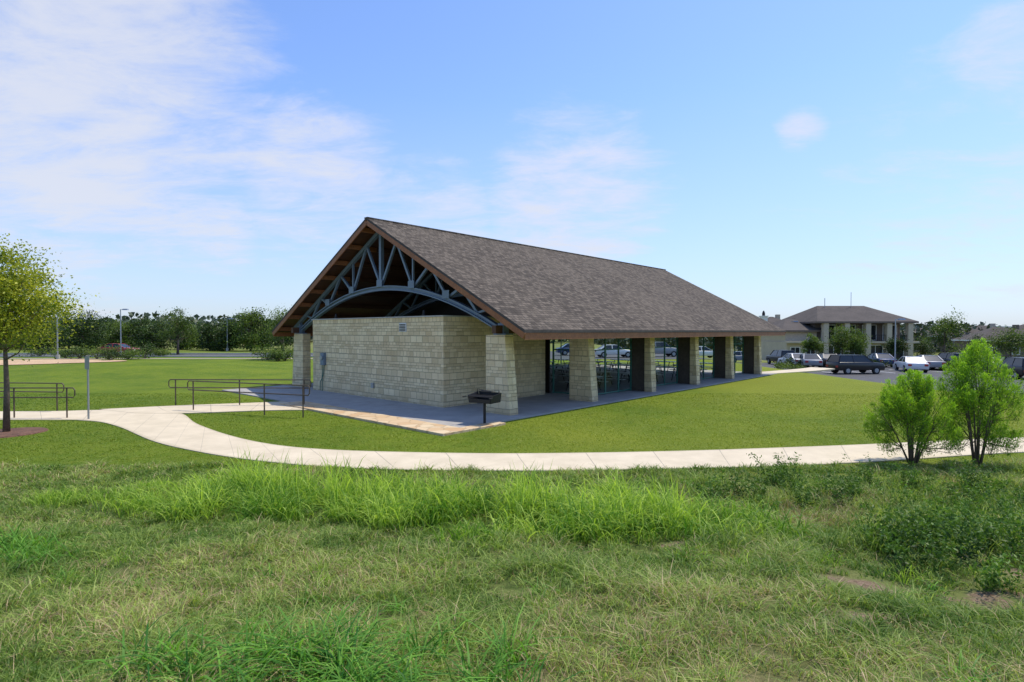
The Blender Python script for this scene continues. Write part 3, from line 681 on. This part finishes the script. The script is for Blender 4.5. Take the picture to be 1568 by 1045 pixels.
def patch(name,cx,cy,rx,ry,n,h0,h1,w,lean,mat,rot=0,seg=3,tint=(.5,.22)):
    p=rng.normal(size=(n,2))*.48
    a=p[:,0]*rx;c=p[:,1]*ry; X=cx+a*math.cos(rot)-c*math.sin(rot); Y=cy+a*math.sin(rot)+c*math.cos(rot)
    k=~inpoly(X,Y,poly1)&(soilf(X,Y)<.35); X=X[k];Y=Y[k];n=len(X)
    P_=np.stack([X,Y,hgt(X,Y)-.01],1)
    return (P_,h0+(h1-h0)*rng.random(n)**1.2,np.full(n,w)*(.6+.7*rng.random(n)),lean*(.3+1.1*rng.random(n)),np.clip(tint[0]+tint[1]*rng.normal(size=n),0,1))
def multi(name,L,mat,seg=3,droop=.3):
    Z=[np.concatenate([l[i] for l in L]) for i in range(5)]
    blades(name,Z[0],Z[1],Z[2],Z[3],mat,Z[4],seg,droop)
L=[]
for k in range(92):
    t=rng.random(); cx=-5.4+8.4*t+.4*rng.normal(); cy=9.9-2.1*t+.55*rng.normal()
    hs=.65+.65*rng.random(); L.append(patch('',cx,min(cy,10.9),.42,.32,190,.2*hs,.82*hs,.015,.85,None,tint=(.1+.6*rng.random(),.24)))
for k in range(70):
    t=rng.random(); L.append(patch('',-5.2+7.8*t,10.1-2.0*t+.4*rng.normal(),.25,.2,14,.7,1.12,.016,.45,None,tint=(.8,.2)))
for k in range(14):
    L.append(patch('',-8.2+2.6*rng.random(),9.4+1.0*rng.random(),.4,.3,140,.15,.42,.012,.7,None,tint=(.5,.2)))
for k in range(30):
    yy=5+5*rng.random(); L.append(patch('',(rng.random()*2-1)*yy,yy,.2,.16,36,.12,.34,.008,.9,None,tint=(.4,.2)))
multi('tall_grass',L,G_TALL,4,.35)
L=[]
for k in range(30):
    cx=-1.1+.6*rng.normal(); cy=3.5+.28*rng.normal(); L.append(patch('',cx,cy,.16,.14,50,.16,.50,.014,1.15,None,tint=(.42,.28)))
for k in range(4): L.append(patch('',-5.4-.3*k,6.3+.25*k,.3,.3,80,.2,.5,.012,.9,None))
for k in range(14): 
    yy=3.0+3.5*rng.random(); L.append(patch('',(rng.random()*2-1)*yy*.9,yy,.13,.11,26,.1,.26,.01,1.2,None))
multi('broadleaf_grass',L,G_DARK,4,.4)
L=[]
for k in range(120):
    L.append(patch('',2.6+7*rng.random()**.8,11.0-4.4*rng.random(),.35,.28,80,.12,.48,.010,.8,None,tint=(.1+.6*rng.random(),.22)))
for k in range(300):
    yy=2.8+7.5*rng.random(); L.append(patch('',(rng.random()*2-1)*(yy+.8),yy,.2,.15,34,.07,.26,.005+.0006*yy,1.0,None,tint=(.05+.7*rng.random(),.2)))
multi('weed_grass',L,G_FG,3,.3)
L=[]
for k in range(30): L.append(patch('',2.4+4.4*rng.random(),7.8+2.2*rng.random(),.22,.18,60,.15,.46,.006,.7,None))
for k in range(110): 
    yy=3+7*rng.random()**1.2; L.append(patch('',(rng.random()*2-1)*yy*.95,yy,.15,.11,34,.05,.18,.005,1.2,None))
multi('straw_tussocks',L,STRAW,3,.3)
Ls=[];T=[]
for k in range(84):
    cx=4.3+4.4*rng.random(); cy=6.5+.6*rng.normal()+.25*(cx-5); 
    if k>50: cx=3.2+6*rng.random(); cy=9.0+1.9*rng.random()
    hN=.22+.36*rng.random(); nn=460; ns=9
    st=rng.normal(size=(ns,2))*.16; i=rng.integers(0,ns,nn); t=rng.random(nn)**.8
    px_=cx+st[i,0]*(.3+t)+.035*rng.normal(size=nn); py_=cy+st[i,1]*(.3+t)+.035*rng.normal(size=nn); hs=(hN*(.6+.6*rng.random(ns)))[i]
    Ls.append(np.stack([px_,py_,hgt(px_,py_)+t*hs],1)); T.append(.1+.6*t+.13*rng.normal(size=nn)+.17*rng.normal())
leaves('weeds',np.concatenate(Ls),.05,L_DRK,np.concatenate(T),.4)
n=190000; x,y=samp(n,11.9,27,.0,1.0,2); 
uu=(x-ORI[0])*math.cos(ROT)+(y-ORI[1])*math.sin(ROT); vv_=-(x-ORI[0])*math.sin(ROT)+(y-ORI[1])*math.cos(ROT)
ok=~inpoly(x,y,poly1)&~inpoly(x,y,poly2)&~((uu>-3.97)&(uu<28)&(vv_>-.64)&(vv_<17))&~((uu>-3.97)&(uu<-1.28)&(vv_>-1.03)&(vv_<0))&(np.hypot(x-tx,y-ty)>.85)
x=x[ok];y=y[ok];n=len(x); c1=vn(x,y,2.2,41);c2=vn(x,y,.4,42);c3=vn(x,y,6,43)
blades('lawn_grass',np.stack([x,y,hgt(x,y)-.004],1),(.02+.03*c2)*(.6+.8*rng.random(n)),.008+.0006*y,.5+1.2*rng.random(n),G_LAWN,np.clip(.0+.3*c1+.25*c2+.35*c3+.014*x+.16*rng.normal(size=n),0,1))

# ------------------------------------------------------------ light, sky
sd_=Vector((.86*math.cos(math.radians(64)),.51*math.cos(math.radians(64)),math.sin(math.radians(64)))).normalized()
sun=bpy.data.lights.new('sun','SUN'); sun.energy=4.5; sun.angle=math.radians(.5); sun.color=(1,.92,.78)
so=link(bpy.data.objects.new('sun',sun)); so.rotation_euler=sd_.to_track_quat('Z','Y').to_euler(); so.location=(0,0,30)
w=bpy.data.worlds.new('World'); S.world=w; w.use_nodes=True; nt=w.node_tree; bg=nt.nodes['Background']
sky=nd(nt,'ShaderNodeTexSky',sky_type='NISHITA'); sky.sun_disc=False; sky.sun_elevation=math.asin(sd_.z); sky.sun_rotation=math.atan2(sd_.x,sd_.y); sky.air_density=1.0; sky.dust_density=.6; sky.ozone_density=2.0; sky.altitude=200
co=nd(nt,'ShaderNodeTexCoord').outputs['Generated']; sp=nd(nt,'ShaderNodeSeparateXYZ',{0:co}); X,Y,Z=sp.outputs
zz=mth(nt,'ADD',mth(nt,'MAXIMUM',Z,0.0),.16)
pv=nd(nt,'ShaderNodeCombineXYZ',{0:mth(nt,'DIVIDE',X,zz),1:mth(nt,'DIVIDE',Y,zz)}).outputs[0]
mp=nd(nt,'ShaderNodeMapping',{0:pv,2:(0,0,.5),3:(.8,1.3,1)}).outputs[0]
c1=noise(nt,mp,.9,10,.62,.5); c2=noise(nt,mp,3.4,9,.66,.4)
nz=mth(nt,'ADD',mth(nt,'MULTIPLY',c1,.55),mth(nt,'MULTIPLY',c2,.45))
def blob(px,py,r0,r1):
    v=Vector((px-784,853,508-py)).normalized()
    dt=nd(nt,'ShaderNodeVectorMath',{0:co,1:tuple(v)},operation='DOT_PRODUCT').outputs['Value']
    return rmap(nt,dt,math.cos(math.radians(r1)),math.cos(math.radians(r0)),0,1,True)
bs=None
for (px,py,r0,r1,wt) in ((180,150,3,20,.95),(480,270,1,12,.9),(30,300,2,15,.75),(880,290,1,13,.85),(660,330,1,9,.8),(330,345,.5,6,.9),(1224,208,.1,3,.7),(1530,70,.1,5,.75),(1500,300,2,16,.5)):
    q=mth(nt,'MULTIPLY',blob(px,py,r0,r1),wt); bs=q if bs is None else mth(nt,'MAXIMUM',bs,q)
f=mth(nt,'ADD',nz,mth(nt,'MULTIPLY',bs,.26))
f=rmap(nt,f,.58,.84,0,.85,True)
haze=rmap(nt,Z,-.02,.38,.72,0.0,False)
skc=mix(nt,1.0,sky.outputs[0],C(1.35,1.5,1.85),'MULTIPLY')
skc=mix(nt,haze,skc,C(3.9,4.55,5.8))
skc=mix(nt,f,skc,C(5.9,6.1,6.8))
nt.links.new(skc,bg.inputs[0]); bg.inputs[1].default_value=.13

cam=bpy.data.cameras.new('camera'); co_=link(bpy.data.objects.new('camera',cam)); cam.sensor_width=36; cam.lens=36*F/1568; cam.clip_end=6000; cam.clip_start=.05
co_.location=(0,0,EYE); co_.rotation_euler=(math.radians(90-.97),0,0); S.camera=co_
S.view_settings.view_transform='Standard'; S.view_settings.look='None'; S.view_settings.exposure=0; S.view_settings.gamma=1
